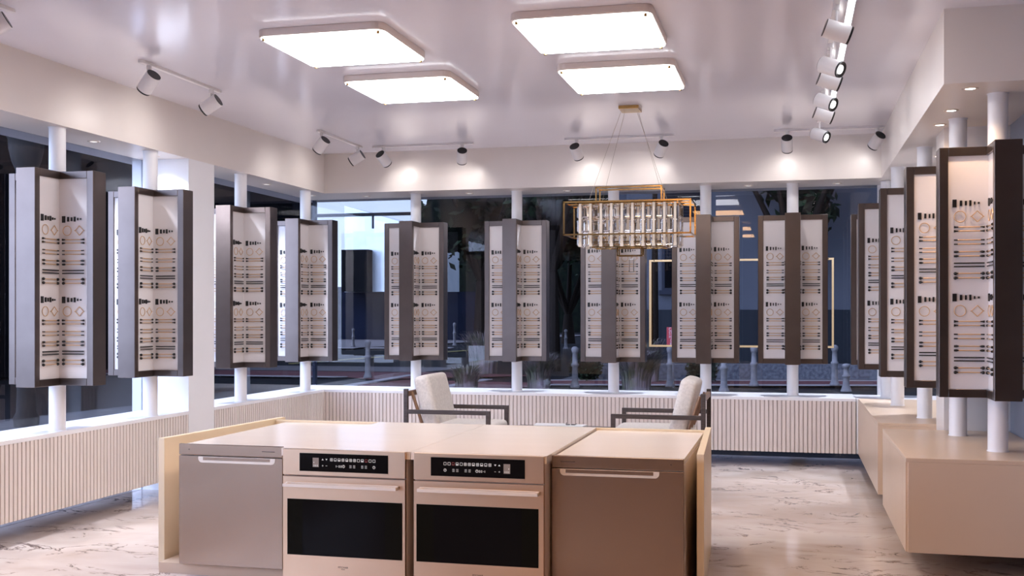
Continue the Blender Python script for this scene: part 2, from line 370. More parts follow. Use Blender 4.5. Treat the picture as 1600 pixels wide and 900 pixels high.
DISP = [(-5.03, 6.885, 'four-winged curtain rod sample display nearest on the left, at the left picture edge', 'left'),
        (-5.03, 8.07, 'four-winged curtain rod sample display just in front of the left pier', 'left'),
        (-5.03, 9.60, 'four-winged curtain rod sample display just beyond the left pier', 'left'),
        (-5.03, 11.05, 'four-winged curtain rod sample display nearest the left back corner on the left bench', 'left'),
        (-3.985, 11.63, 'sample display on the back sill behind the left armchair, leftmost of the back row', 'back'),
        (-2.845, 11.63, 'sample display on the back sill, between the two armchairs, left of the grass', 'back'),
        (-1.80, 11.63, 'sample display on the back sill behind the crystal chandelier', 'back'),
        (-.845, 11.63, 'sample display on the back sill directly behind the right armchair', 'back'),
        (.022, 11.63, 'sample display on the back sill, first one right of the right armchair', 'back'),
        (.925, 11.63, 'sample display in the far right corner, mostly hidden behind the others', 'back'),
        (.935, 10.58, 'brown-framed sample display on the far right plinth, farther of its two', 'right'),
        (1.03, 9.36, 'brown-framed sample display on the far right plinth, nearer of its two', 'right'),
        (1.10, 8.06, 'brown-framed sample display on the near right plinth, farther of its two', 'right'),
        (1.205, 7.19, 'large dark-framed sample display nearest on the right, cut by the picture edge', 'right')]
for i, (x, y, lab, g) in enumerate(DISP):
    o = proto if i == 0 else copy_tree(proto)
    o.location = (x, y, SILL - (.005 if g == 'back' and x > .8 else 0)); o['label'] = lab; o['group'] = 'rotating displays in the %s window' % g

# ------------------------------------------------------------------ ceiling panels
def make_panel(label, x, y, matd='diffuser', group='square ceiling light panels'):
    t = thing('ceiling_light', label, 'ceiling light', (x, y, H), 0, group)
    h = .415; v = .43
    MB().prism(roundrect(-h, -v, h, v, .07), -.043, 0).obj('housing', 'rim_paint', t, bev=.004)
    MB().prism(roundrect(-h + .004, -v + .004, h - .004, v - .004, .066), -.046, -.0435).obj('lens_rim', 'rim_paint', t)
    MB().prism(roundrect(-h + .012, -v + .022, h - .012, v - .010, .05), -.053, -.0465).obj('diffuser', matd, t)
    for sx in (-1, 1):
        for sy in (-1, 1): MB().tube((sx*(h-.04), sy*(v-.035), -.066), (sx*(h-.04), sy*(v-.035), -.050), .010, n=12).obj('standoff', 'gold', t)
    return t
make_panel('square ceiling light panel, front left of the four in view', -2.775, 6.70)
make_panel('square ceiling light panel, back left of the four in view', -2.785, 8.07)
make_panel('square ceiling light panel, front right of the four in view', -1.17, 6.70)
make_panel('square ceiling light panel, back right of the four in view, before the chandelier', -1.18, 8.07)
for y in (4.9, 1.3, -.8):
    make_panel('square ceiling light panel over the front room', -2.78, y, 'diffuser_dim', 'front room ceiling panels')
    make_panel('warm square ceiling light panel over the front room', -1.17, y, 'diffuser_warm', 'warm front room ceiling panels')

# ------------------------------------------------------------------ track lights
def add_spot(parent, loc, direction, power, angle, col, blend=.6, rad=.03):
    ld = bpy.data.lights.new('spot_bulb', 'SPOT'); ld.energy = power; ld.spot_size = math.radians(angle); ld.spot_blend = blend; ld.color = col; ld.shadow_soft_size = rad
    lo = bpy.data.objects.new('spot_bulb', ld); COL.objects.link(lo); lo.parent = parent; lo.location = loc
    lo.rotation_euler = Vector(direction).to_track_quat('-Z', 'Y').to_euler(); return lo
def track(label, x0, y0, x1, y1, spots, group, drop=.135):
    t = thing('track_light', label, 'track light', ((x0+x1)/2, (y0+y1)/2, H), 0, group)
    cx, cy = (x0+x1)/2, (y0+y1)/2
    if abs(x1-x0) > abs(y1-y0): MB().box((x0-cx, -.017, -.02), (x1-cx, .017, 0)).obj('rail', 'spot_white', t, bev=.002)
    else: MB().box((-.017, y0-cy, -.02), (.017, y1-cy, 0)).obj('rail', 'spot_white', t, bev=.002)
    for (x, y, d, col, pw) in spots:
        d = Vector(d).normalized(); p = Vector((x-cx, y-cy, -drop))
        hd = MB(); a = p - d*.066; b_ = p + d*.070
        hd.tube(a, b_, .053, n=28); hd.tube(p + Vector((0, 0, .02)), (p.x, p.y, -.045), .007, n=8)
        ho = hd.obj('spot_head', 'spot_white', t, bev=.002)
        MB().tube(a - d*.004, a, .050, n=28).obj('back_cap', 'black_metal', ho)
        ring = MB(); ring.tube(b_, b_ + d*.012, .053, .051, n=28, cap=False); ring.tube(b_ + d*.012, b_ + d*.002, .051, .034, n=28, cap=False); ring.tube(b_ + d*.0005, b_ + d*.001, .050, n=28)
        ring.obj('front_ring', 'black_metal', ho)
        MB().tube(b_ + d*.002, b_ + d*.006, .028, n=24).obj('lens', 'lens', ho)
        MB().tube((p.x, p.y, -.05), (p.x, p.y, -.02), .018, n=16).obj('adapter', 'spot_white', t)
        add_spot(ho, b_ + d*.03, d, pw, 125, col, 1.0)
SP = SPOT_W
track('ceiling track with one spot at the upper left picture corner', -4.33, 4.45, -4.33, 5.53,
      [(-4.31, 4.7, (-.6, .1, -.7), NEUT, SP), (-4.31, 5.36, (-.75, -.35, -.5), NEUT, SP)], 'tracks along the left bulkhead')
track('ceiling track with two white spots over the near left bulkhead', -4.33, 6.82, -4.33, 7.92,
      [(-4.33, 6.93, (-.66, .22, -.62), NEUT, SP), (-4.33, 7.79, (-.86, -.08, -.52), NEUT, SP)], 'tracks along the left bulkhead')
track('ceiling track with two white spots near the left back corner', -4.34, 9.82, -4.34, 10.91,
      [(-4.34, 9.90, (-.66, .22, -.62), NEUT, SP), (-4.34, 10.80, (-.86, -.08, -.52), NEUT, SP)], 'tracks along the left bulkhead')
track('ceiling track with two spots, leftmost over the back bulkhead', -4.22, 10.93, -3.13, 10.93,
      [(-4.10, 10.93, (.30, .72, -.62), NEUT, SP), (-3.25, 10.93, (-.22, .66, -.68), NEUT, SP)], 'tracks along the back bulkhead')
track('ceiling track with two spots behind the chandelier wires', -2.18, 10.91, -1.10, 10.91,
      [(-2.06, 10.91, (.16, .70, -.66), NEUT, SP), (-1.22, 10.91, (-.38, .62, -.62), NEUT, SP)], 'tracks along the back bulkhead')
track('ceiling track with two spots, rightmost over the back bulkhead', -.15, 10.89, .84, 10.89,
      [(-.03, 10.89, (.02, .70, -.70), NEUT, SP), (.78, 10.89, (-.42, .60, -.60), NEUT, SP)], 'tracks along the back bulkhead')
A = (.93, .12, -.34); B = (.72, -.45, -.36)
track('ceiling track on the right with the nearest pair of spots', .25, 6.30, .25, 7.60,
      [(.25, 6.50, A, NEUT, SP*.4), (.25, 7.42, B, NEUT, SP*.4)], 'tracks along the right bulkhead', .168)
track('ceiling track on the right with the middle pair of spots', .25, 7.70, .25, 8.85,
      [(.25, 7.86, A, NEUT, SP*.4), (.25, 8.64, B, NEUT, SP*.4)], 'tracks along the right bulkhead', .168)
track('ceiling track on the right with the farthest pair of spots', .25, 9.05, .25, 10.45,
      [(.25, 9.20, A, NEUT, SP*.4), (.25, 10.22, B, NEUT, SP*.4)], 'tracks along the right bulkhead', .168)
t = thing('linear_light', 'slim bright linear light on the ceiling beside the right track', 'ceiling light', (.33, 7.9, H))
MB().box((-.022, -2.3, -.022), (.022, 2.3, 0)).obj('channel', 'spot_white', t)
MB().box((-.017, -2.29, -.026), (.017, 2.29, -.0225)).obj('lens', 'line_light', t)

# recessed downlights
def downlight(x, y, label, group, col=COOL, pw=DOWN_W):
    t = thing('downlight', label, 'downlight', (x, y, SO), 0, group)
    MB().lathe([(.028, -.002), (.034, -.006), (.045, -.004), (.047, 0)], 24).obj('bezel', 'steel_bright', t)
    MB().tube((0, 0, -.003), (0, 0, -.001), .028, n=20).obj('lens', 'lens' if 'lit' in label else 'lens_soft', t)
    ld = bpy.data.lights.new('bulb', 'SPOT'); ld.spot_size = math.radians(115); ld.spot_blend = 1.0; ld.shadow_soft_size = .025; ld.energy = pw*8.5; ld.color = col
    lo = bpy.data.objects.new('bulb', ld); COL.objects.link(lo); lo.parent = t; lo.location = (0, 0, -.008)
for y, s in ((5.4, 'before the nearest left display'), (6.3, 'left of the nearest left display'), (7.5, 'between the two nearest left displays'), (8.34, 'beside the left pier, near side'), (9.08, 'beside the left pier, far side'), (10.4, 'between the two far left displays'), (11.5, 'at the left back corner')):
    downlight(-5.16, y, 'small round downlight in the left window soffit ' + s, 'downlights in the left soffit', pw=DOWN_W)
for x, s in ((-4.60, 'above the armchair side of the left corner'), (-3.40, 'between the first and second back displays'), (-2.31, 'between the second and third back displays'), (-1.33, 'behind the chandelier'), (-.42, 'left of the rightmost spot pair'), (.46, 'before the far right corner')):
    downlight(x, 11.72, 'small round downlight in the back window soffit ' + s, 'downlights in the back soffit', pw=DOWN_W)
for x, y, s in ((1.02, 6.98, 'nearest of the three'), (1.01, 7.70, 'middle of the three'), (1.01, 8.27, 'farthest of the three')):
    downlight(x, y, 'small lit downlight in the right bay soffit, ' + s, 'downlights in the right soffit', WARM, DOWN_W*.12)
for x, y, s in ((1.2, 9.9, 'over the far plinth'), (1.25, 11.2, 'over the far corner')):
    downlight(x, y, 'small lit downlight in the right bay soffit, ' + s, 'downlights in the right soffit', COOL, DOWN_W)

# ------------------------------------------------------------------ chandelier
cx, cy = -1.315, 9.41
ch = thing('chandelier', 'gold framed rectangular crystal chandelier hanging on thin wires', 'chandelier', (cx, cy, H))
MB().box((-.085, -.11, -.028), (.085, .11, 0)).obj('canopy', 'gold', ch, bev=.004)
def bars(mb, x0, y0, z0, x1, y1, z1, r=.0065):
    for z in (z0, z1):
        mb.box((x0-r, y0-r, z-r), (x1+r, y0+r, z+r)); mb.box((x0-r, y1-r, z-r), (x1+r, y1+r, z+r))
        mb.box((x0-r, y0, z-r), (x0+r, y1, z+r)); mb.box((x1-r, y0, z-r), (x1+r, y1, z+r))
    for x in (x0, x1):
        for y in (y0, y1): mb.box((x-r, y-r, z0), (x+r, y+r, z1))
f = MB(); bars(f, -.525, -.23, 2.165-H, .525, .23, 2.437-H); f.obj('outer_frame', 'gold', ch)
f = MB(); bars(f, -.275, -.10, 2.437-H, .275, .10, 2.568-H, .006); f.obj('upper_hoop', 'gold', ch)
f = MB(); bars(f, -.305, -.14, 2.065-H, .305, .14, 2.105-H, .006); bars(f, -.10, -.05, 1.995-H, .105, .05, 2.065-H, .005)
f.obj('lower_hoop', 'gold', ch)
f = MB()
for z in (2.437-H,):
    f.box((-.525, -.006, z-.006), (.525, .006, z+.006)); f.box((-.42, -.19, z-.012), (.42, -.18, z)); f.box((-.42, .18, z-.012), (.42, .19, z))
    for x in (-.42, .42): f.box((x-.005, -.23, z-.012), (x+.005, .23, z))
    f.box((-.305, -.14, 2.085-H), (-.293, .14, 2.437-H)); f.box((.293, -.14, 2.085-H), (.305, .14, 2.437-H))
f.obj('inner_rack', 'gold', ch)
for sx in (-1, 1):
    for sy in (-1, 1): MB().tube((sx*.06, sy*.08, -.03), (sx*(.275 if sy > 0 else .33), sy*.16, 2.44-H), .0016, n=6).obj('wire', 'cable', ch)
c = MB()
hw, hh, d_ = .029, .057, .016
front = [(-hw+.008, -d_, -hh+.012), (hw-.008, -d_, -hh+.012), (hw-.008, -d_, hh-.012), (-hw+.008, -d_, hh-.012)]
mid = [(-hw, 0, -hh), (hw, 0, -hh), (hw, 0, hh), (-hw, 0, hh)]
backp = [(x, -y, z) for x, y, z in front]
c.add(front + mid + backp, [(0, 1, 2, 3), (11, 10, 9, 8)] + [(4+i, 4+(i+1) % 4, (i+1) % 4, i) for i in range(4)] + [(8+i, 8+(i+1) % 4, 4+(i+1) % 4, 4+i) for i in range(4)])
c.tube((0, 0, hh), (0, 0, hh+.008), .002, n=6)
CRY = c.mesh('crystal', ['crystal'])
STR = MB().box((-.010, -.006, -.355), (.010, .006, -.012)).box((-.013, -.010, -.372), (.013, .010, -.348)).mesh('light_strip', ['strip_light'])
z0 = 2.437 - H
for y in (-.185, .185):
    for i in range(9):
        for k in range(3): inst(CRY, 'crystal', ch, (-.352 + .088*i, y, z0 - .075 - .117*k))
    for i in range(10): inst(STR, 'light_strip', ch, (-.396 + .088*i, y, z0))
for x in (-.42, .42):
    for i in range(3):
        for k in range(3): inst(CRY, 'crystal', ch, (x, -.09 + .09*i, z0 - .075 - .117*k), PI/2)
pd = MB().add([(q[0]*.8, q[1], q[2]) for q in front + mid + backp], [(0, 1, 2, 3), (11, 10, 9, 8)] + [(4+i, 4+(i+1) % 4, (i+1) % 4, i) for i in range(4)] + [(8+i, 8+(i+1) % 4, 4+(i+1) % 4, 4+i) for i in range(4)])
pd.tube((0, 0, .05), (0, 0, .075), .0025, n=6)
pd.obj('drop_crystal', 'crystal', ch, (.01, 0, 1.915 - H))

# ------------------------------------------------------------------ island, ovens, dishwashers
isl = thing('island_counter', 'long cream island counter housing two ovens and two dishwashers', 'counter', (-2.0, 5.9, 0))
def ib(a, b, M=None): return MB().box((a[0]+2.0, a[1]-5.9, a[2]), (b[0]+2.0, b[1]-5.9, b[2]), 0, M)
ib((-3.56, 5.80, 0), (-2.72, 7.16, .06)).obj('plinth_base', 'plinth_lacquer', isl)
ib((-2.70, 5.78, 0), (-1.23, 7.16, .035)).obj('plinth_base', 'plinth_lacquer', isl)
ib((-1.22, 5.80, 0), (-.53, 7.16, .06)).obj('plinth_base', 'plinth_lacquer', isl)
def slab(p, z0, z1): return MB().prism([(x+2.0, y-5.9) for x, y in p], z0, z1)
slab([(-3.625, 5.90), (-3.585, 5.90), (-3.49, 7.33), (-3.53, 7.33)], 0, .768).obj('end_panel', 'island_panel', isl, bev=.002)
slab([(-.475, 5.90), (-.437, 5.90), (-.497, 7.33), (-.535, 7.33)], 0, .768).obj('end_panel', 'island_panel', isl, bev=.002)
ib((-3.49, 7.17, 0), (-.53, 7.20, .762)).obj('back_panel', 'island_panel', isl)
ib((-3.41, 5.785, .722), (-2.722, 7.165, .748)).obj('worktop', 'counter_top', isl)
ib((-1.212, 5.785, .722), (-.535, 7.165, .748)).obj('worktop', 'counter_top', isl)
ib((-2.712, 5.645, .725), (-1.967, 7.165, .766)).obj('worktop', 'counter_top', isl)
ib((-1.964, 5.645, .725), (-1.222, 7.165, .766)).obj('worktop', 'counter_top', isl)
def oven(label, x0, mirror):
    t = thing('oven', label, 'oven', (x0 + .353, 5.62, .036), 0, 'built-in ovens in the island')
    s = -1 if mirror else 1
    W_ = .353; z = -.036
    def bx_(a, b_, name, mt, par=t, bev=0):   # a,b in left-oven metres from left edge
        xs = sorted((s*(a[0]-W_), s*(b_[0]-W_)))
        return MB().box((xs[0], a[1], a[2]+z), (xs[1], b_[1], b_[2]+z)).obj(name, mt, par, bev=bev)
    bx_((0, .025, .036), (.706, .60, .724), 'body', 'carcass_tan')
    bx_((0, 0, .625), (.706, .024, .766), 'control_fascia', 'champagne_steel', bev=.002)
    door = bx_((0, 0, .036), (.706, .024, .618), 'door', 'champagne_steel', bev=.002)
    cp = bx_((.10, -.003, .648), (.61, -.0005, .746), 'control_panel', 'black_glass')
    bx_((.028, -.003, .191), (.690, -.0005, .495), 'door_window', 'oven_window', door)
    bx_((.118, -.0045, .194), (.594, -.0035, .492), 'inner_window', 'black_glass', door)
    # handle: flat bracket bar with open slot
    h = MB()
    def hb(a, b_): xs = sorted((s*(a[0]-W_), s*(b_[0]-W_))); h.box((xs[0], a[1], a[2]+z), (xs[1], b_[1], b_[2]+z))
    hb((.022, -.052, .566), (.672, -.040, .583)); hb((.022, -.042, .566), (.040, 0, .583)); hb((.654, -.042, .566), (.672, 0, .583))
    hb((.022, -.010, .570), (.672, 0, .586))
    h.obj('handle', 'steel_bright', door, bev=.002)
    # printed controls
    ic = MB(); rd = MB()
    def q(mb, x, zz, w_, h_): 
        xs = sorted((s*(x-w_/2-W_), s*(x+w_/2-W_))); mb.box((xs[0], -.0042, zz-h_/2+z), (xs[1], -.0034, zz+h_/2+z))
    def outl(mb, x, zz, w_, h_, k=.0018): q(mb, x, zz+h_/2, w_, k); q(mb, x, zz-h_/2, w_, k); q(mb, x-w_/2, zz, k, h_); q(mb, x+w_/2, zz, k, h_)
    for i in range(12):
        x = .287 + i*.0222; mb = rd if i == 9 else ic
        outl(mb, x, .714, .013, .014)
        if i in (0, 3, 5, 6): q(mb, x, .714, .002, .012); q(mb, x, .714, .011, .002)
        if i in (2, 4, 8): q(mb, x, .711, .010, .005)
        if i in (1, 9): q(mb, x, .710, .010, .002)
    for x, up in ((.236, 1), (.258, -1)):
        ic.add([(s*(x-.006-W_), -.0042, .714-up*.004+z), (s*(x+.006-W_), -.0042, .714-up*.004+z), (s*(x-W_), -.0042, .714+up*.005+z)], [(0, 1, 2)])
    q(ic, .236, .680, .009, .0015); q(ic, .236, .680, .0015, .009); q(ic, .258, .680, .009, .0015)
    outl(ic, .343, .679, .005, .010); outl(ic, .332, .679, .005, .010); q(ic, .314, .679, .002, .011); q(ic, .321, .679, .004, .002)
    for x in (.397, .418, .464, .485):
        for dz in (-.006, 0, .006): q(ic, x, .680+dz, .012, .0018)
    for x in (.357, .531):
        for k in range(10):
            a = 2*PI*k/10; q(ic, x + .0065*math.cos(a), .680 + .0065*math.sin(a), .003, .003)
        q(ic, x, .683, .0016, .007)
    ic.obj('printed_icons', 'icon_print', cp); rd.obj('red_icon', 'icon_red', cp)
    bx_((.178, -.0042, .672), (.213, -.0032, .722), 'display_screen', 'lcd', cp)
    dg = MB()
    for x in (.186, .195, .205): outl(dg, x, .680, .004, .007, .0014)
    q(dg, .185, .697, .004, .006)
    dg.obj('digits', 'icon_print', cp).location = (0, -.001, 0)
    M = Matrix.Translation((0, -.0006, .130 + z)) @ Matrix.Rotation(PI/2, 4, 'X')
    text_mesh('PITCHAIR', .0135, 'brand_mark', 'dark_print', door, M, .0004)
    text_mesh('MILANO', .006, 'brand_mark', 'dark_print', door, Matrix.Translation((0, -.0006, .122 + z)) @ Matrix.Rotation(PI/2, 4, 'X'), .0004)
    return t
oven('built-in oven on the left of the pair, display at its left end', -2.692, False)
oven('built-in oven on the right of the pair, display at its right end', -1.938, True)
def dishwasher(label, x0, mirror):
    t = thing('dishwasher', label, 'dishwasher', (x0 + .33, 5.76, .061), 0, 'dishwashers at the island ends')
    s = -1 if mirror else 1; Wd = .345 if mirror else .323; z = -.061
    L = Wd*2
    def X(u): return s*(u - Wd)
    def bx_(a, b_, name, mt, par=t, bev=0):
        xs = sorted((X(a[0]), X(b_[0]))); return MB().box((xs[0], a[1], a[2]+z), (xs[1], b_[1], b_[2]+z)).obj(name, mt, par, bev=bev)
    bx_((0, .024, .061), (L, 1.38, .721), 'body', 'carcass_tan')
    strip = bx_((0, 0, .695), (L, .022, .757), 'control_strip', 'steel', bev=.003)
    door = bx_((0, 0, .069), (L, .022, .690), 'door', 'steel', bev=.002)
    # pocket handle: scoop with bright rounded lip
    p = [(X(.125), .688), (X(L-.045), .688), (X(L-.045), .676)]
    for k in range(6): a = k*PI/10; p.append((X(L-.045-.022*(1-math.cos(a)) ), .676-.022*math.sin(a)))
    for k in range(6): a = PI/2 - k*PI/10; p.append((X(.125+.022*(1-math.cos(a))), .676-.022*math.sin(a)))
    if not mirror: p = p[::-1]
    mb = MB(); n = len(p)
    vs = [(x, -.0035, zz+z) for x, zz in p] + [(x, .004, zz+z) for x, zz in p]
    mb.add(vs, [tuple(range(n))] + [(i, n+i, n+(i+1) % n, (i+1) % n) for i in range(n)])
    mb.obj('pocket_handle', 'steel_bright', door)
    ins = MB(); ins.box((min(X(.155), X(L-.075)), -.0045, .668+z), (max(X(.155), X(L-.075)), -.003, .686+z)); ins.obj('handle_recess', 'steel', door)
    bx_((L-.125, -.001, .7245), (L-.047, .001, .728), 'display_slot', 'dark_print', strip)
    bx_((.062, -.001, .7245), (.068, .001, .729), 'indicator', 'dark_print', strip)
dw = dishwasher('steel dishwasher at the left end of the island', -3.407 - .007, False)
dw = dishwasher('steel dishwasher at the right end of the island', -1.205, True)

# ------------------------------------------------------------------ armchairs and coffee table
def cushion(parent, name, size, loc, rot, bev=.04):
    a = MB().box((-size[0]/2, -size[1]/2, -size[2]/2), (size[0]/2, size[1]/2, size[2]/2))
    o = a.obj(name, 'chair_fabric', parent, loc, bev=bev, seg=4); o.rotation_euler = rot
    for p in o.data.polygons: p.use_smooth = True
    sb = o.modifiers.new('sub', 'SUBSURF'); sb.levels = 1; sb.render_levels = 2
    return o
def armchair(label, x, y, rz):
    t = thing('armchair', label, 'armchair', (x, y, 0), rz, 'pair of cushioned armchairs')
    for s in (-1, 1):
        y_ = s*.31; a = MB()
        a.box((0, y_-.017, 0), (.036, y_+.017, .865)); a.box((.724, y_-.017, 0), (.76, y_+.017, .69)); a.box((.036, y_-.017, .655), (.724, y_+.017, .69))
        a.box((.036, y_-.017, .30), (.724, y_+.017, .34))
        a.obj('side_frame', 'chair_wood', t, bev=.003)
    a = MB(); a.box((0.005, -.293, .30), (.035, .293, .34)); a.box((.725, -.293, .30), (.755, .293, .34)); a.obj('seat_rail', 'chair_wood', t, bev=.003)
    MB().box((.004, -.293, .80), (.034, .293, .845)).obj('top_rail', 'chair_dowel', t, bev=.004)
    for y_ in (-.25, 0, .25): MB().tube((.048, y_, .84), (.215, y_, .35), .014, n=12).obj('back_slat', 'chair_dowel', t)
    cushion(t, 'seat_cushion', (.66, .575, .17), (.44, 0, .49), (0, 0, 0), .05)
    cushion(t, 'back_cushion', (.15, .555, .50), (.185, 0, .735), (0, -.24, 0), .05)
    return t
armchair('cushioned armchair with dark wood arms on the left, facing right', -3.19, 9.31, 0)
armchair('cushioned armchair with dark wood arms on the right, facing left', -.655, 9.31, PI)
ct = thing('coffee_table', 'low table between the two armchairs behind the island', 'table', (-1.93, 9.45, 0))
MB().box((-.42, -.3, .485), (.42, .3, .51)).obj('table_top', 'chair_wood', ct, bev=.004)
for sx in (-1, 1):
    for sy in (-1, 1): MB().box((sx*.38-.018, sy*.26-.018, 0), (sx*.38+.018, sy*.26+.018, .485)).obj('leg', 'chair_wood', ct)
mg = MB().box((-.13, -.09, 0), (.13, .09, .020)).obj('magazine', 'paper', None, (-2.06, 9.63, .511)); mg.rotation_euler = (0, 0, .1)
tag(mg, 'white magazine lying on the low table, left of the open book', 'magazine')
bk = thing('open_book', 'pale book with a dark reading glass on the low table', 'book', (-1.84, 9.63, .511), -.1)
MB().box((-.10, -.07, 0), (.10, .07, .018)).obj('pages', 'paper', bk)
gs = MB()
for s in (-1, 1): gs.path([(s*.022 + .017*math.cos(2*PI*i/12), .014*math.sin(2*PI*i/12), 0) for i in range(13)], .003, 6)
gs.tube((-.04, 0, 0), (-.04, .03, .012), .003, n=6); gs.tube((.04, 0, 0), (.045, .05, .004), .003, n=6); gs.box((-.034, -.011, -.001), (-.010, .011, .001)); gs.box((.010, -.011, -.001), (.034, .011, .001))
g = gs.obj('reading_glasses', 'black_metal', None, (-1.87, 9.62, .533)); tag(g, 'dark glasses lying on the pale book on the low table', 'glasses')

# ------------------------------------------------------------------ outside
def ground(name, poly, z, mt, label, h=.02):
    return struct(MB().prism(poly, z-h, z).obj(name, mt), label)
ground('street', [(-70, -10), (GX-.26, -10), (GX-.26, 12.25), (60, 12.25), (60, 140), (-70, 140)], -.06, 'asphalt', 'dark asphalt street', .1)
ground('pavement', [(GX-.27, -8), (GX-.27, 12.3), (-7.2, 16), (-10.6, 17.5), (-11.2, 13.4), (-10.4, -8)], -.035, 'grey_paving', 'grey block pavement outside the left window')
def yb(x, y0): return y0 + .22*(x + 4.85)
def strip(name, y0, y1, x0, x1, z, mt, label): return ground(name, [(x0, yb(x0, y0)), (x1, yb(x1, y0)), (x1, yb(x1, y1)), (x0, yb(x0, y1))], z, mt, label)
strip('brick_strip', 23.54, 25.0, -5.4, 30, -.01, 'red_paving', 'red brick strip beyond the back windows')
strip('kerb_line', 23.35, 23.6, -5.4, 30, .0, 'kerb_white', 'near white kerb of the red brick strip')
strip('kerb_line', 25.0, 25.2, -5.4, 30, .0, 'kerb_white', 'far white kerb of the red brick strip')
strip('footpath', 25.3, 31.5, -5.2, 30, -.02, 'grey_paving', 'grey footpath before the blue-grey building')
ground('brick_strip', [(-30, 25.0), (-10.4, 25.3), (-9.5, 24.6), (-6.2, 27.0), (-8.6, 27.8), (-30, 27.2)], -.01, 'red_paving', 'red brick strip seen through the first back window')
ground('brick_strip', [(-9.0, 22.3), (-6.0, 19.5), (-5.0, 24.0), (-8.6, 24.4)], -.01, 'red_paving', 'red brick corner behind the left armchair')
ground('kerb_line', [(-9.2, 21.0), (-8.9, 21.0), (-9.0, 26.4), (-9.25, 26.4)], .0, 'kerb_white', 'slanting white kerb outside the first back window')
ground('kerb_line', [(-7.15, 21.0), (-6.85, 21.0), (-6.7, 25.0), (-6.95, 25.0)], .0, 'kerb_white', 'slanting white kerb behind the left armchair')
ground('kerb_line', [(-30, 24.8), (-10.6, 25.0), (-10.4, 25.25), (-30, 25.05)], .0, 'kerb_white', 'thin white kerb before the red brick strip')
ground('footpath', [(-30, 27.2), (-9.4, 27.55), (-8.8, 30.4), (-30, 29.9)], -.01, 'pale_paving', 'pale footpath band outside the first back window')
ground('kerb_line', [(-14.9, 31.5), (-14.7, 31.5), (-12.6, 48), (-12.8, 48)], .0, 'yellow_paint', 'yellow line along the street')
ground('kerb_line', [(-14.9, 31.5), (-14.6, 31.5), (-15.1, 34.2), (-15.4, 34.2)], .001, 'yellow_paint', 'yellow line along the street near the bend') if False else None
ground('footpath', [(-40, 48.2), (-19, 46.5), (-16, 62), (-14, 80), (-60, 90)], .0, 'pale_paving', 'far pale footpath before the arcade')
for i in range(9):
    y = 44.8 + i*1.4; x = -21.4 + i*.5
    pass
for i in range(6):
    x = -22.2 + i*1.35; ground('zigzag_mark', [(x, 44.6 + i*.45), (x+.9, 44.9 + i*.45), (x+.7, 46.1 + i*.45), (x-.2, 45.8 + i*.45)], .01, 'kerb_white', 'white block mark along the far kerb')['group'] = 'kerb marks'

def bollard(x, y, h, label):
    t = tag(MB().lathe([(0, 0), (.105, 0), (.105, .03), (.085, .07), (.065, .14), (.060, h*.50), (.075, h*.52), (.082, h*.55), (.075, h*.58), (.056, h*.60), (.050, h*.84), (.062, h*.85), (.066, h*.88), (.078, h*.93), (.066, h*.97), (.03, h), (0, h)], 20).obj('bollard', 'bollard_grey', None, (x, y, -.005)), label, 'bollard', 'street bollards')
    return t
bollard(-9.71, 24.83, .90, 'grey cast bollard standing at the kerb corner through the first back window')
bollard(-19.48, 48.0, .85, 'small distant bollard across the street through the first back window')
bollard(-4.30, 22.6, .84, 'grey cast bollard between the two clumps of purple grass')
bollard(-2.42, 23.27, .84, 'grey cast bollard directly under the red sign')
bollard(-1.25, 22.0, .84, 'grey cast bollard at the pole right of the right armchair')
bollard(-.74, 23.9, .84, 'grey cast bollard in the gap under the brass frame line')
bollard(.905, 24.5, .86, 'grey cast bollard under the right lower corner of the brass frame')
bollard(1.05, 22.6, .55, 'faint low bollard at the far right corner window')
bollard(-9.46, 47.6, .85, 'small distant bollard through the window below the chandelier')
bollard(-15.6, 51.2, 1.1, 'thin distant bollard in the gap right of the second display')
# sign
sg = thing('street_sign', 'small red sign with white capital letters above a bollard', 'sign', (-2.33, 22.98, 0))
MB().tube((0, .035, 0), (0, .035, 1.2), .02, n=10).obj('post', 'bollard_grey', sg)
MB().box((-.13, -.008, .835), (.13, .010, 1.235)).obj('sign_plate', 'sign_red', sg, bev=.004)
for i, s in enumerate(('CARS', 'STOP', 'HERE', 'ON', 'RED')):
    text_mesh(s, .092, 'lettering', 'sign_white', sg, Matrix.Translation((0, -.0095, 1.163 - i*.077)) @ Matrix.Rotation(PI/2, 4, 'X') @ Matrix.Diagonal((.78, 1, 1, 1)), .001)
# brass frame outside the glass, brightened by a glow of its own
bf = thing('brass_frame', 'slim self-glowing brass rectangular frame outside the back glass', 'frame', (-.52, GY + .06, 1.15))
a = MB(); r = .011
a.box((-.957, -.012, 0), (.957, .012, .02)); a.box((-.957, -.012, .915), (.957, .012, .935)); a.box((-.957, -.012, .02), (-.935, .012, .915)); a.box((.937, -.012, .02), (.957, .012, .915))
a.obj('outer_bar', 'brass_glow', bf)
MB().box((-.93, .02, .028), (-.920, .05, .905)).obj('inner_bar', 'gold', bf)
for x in (-.9, .9): MB().tube((x, -.045, .925), (x, -.012, .925), .006, n=8).obj('fixing', 'gold', bf)

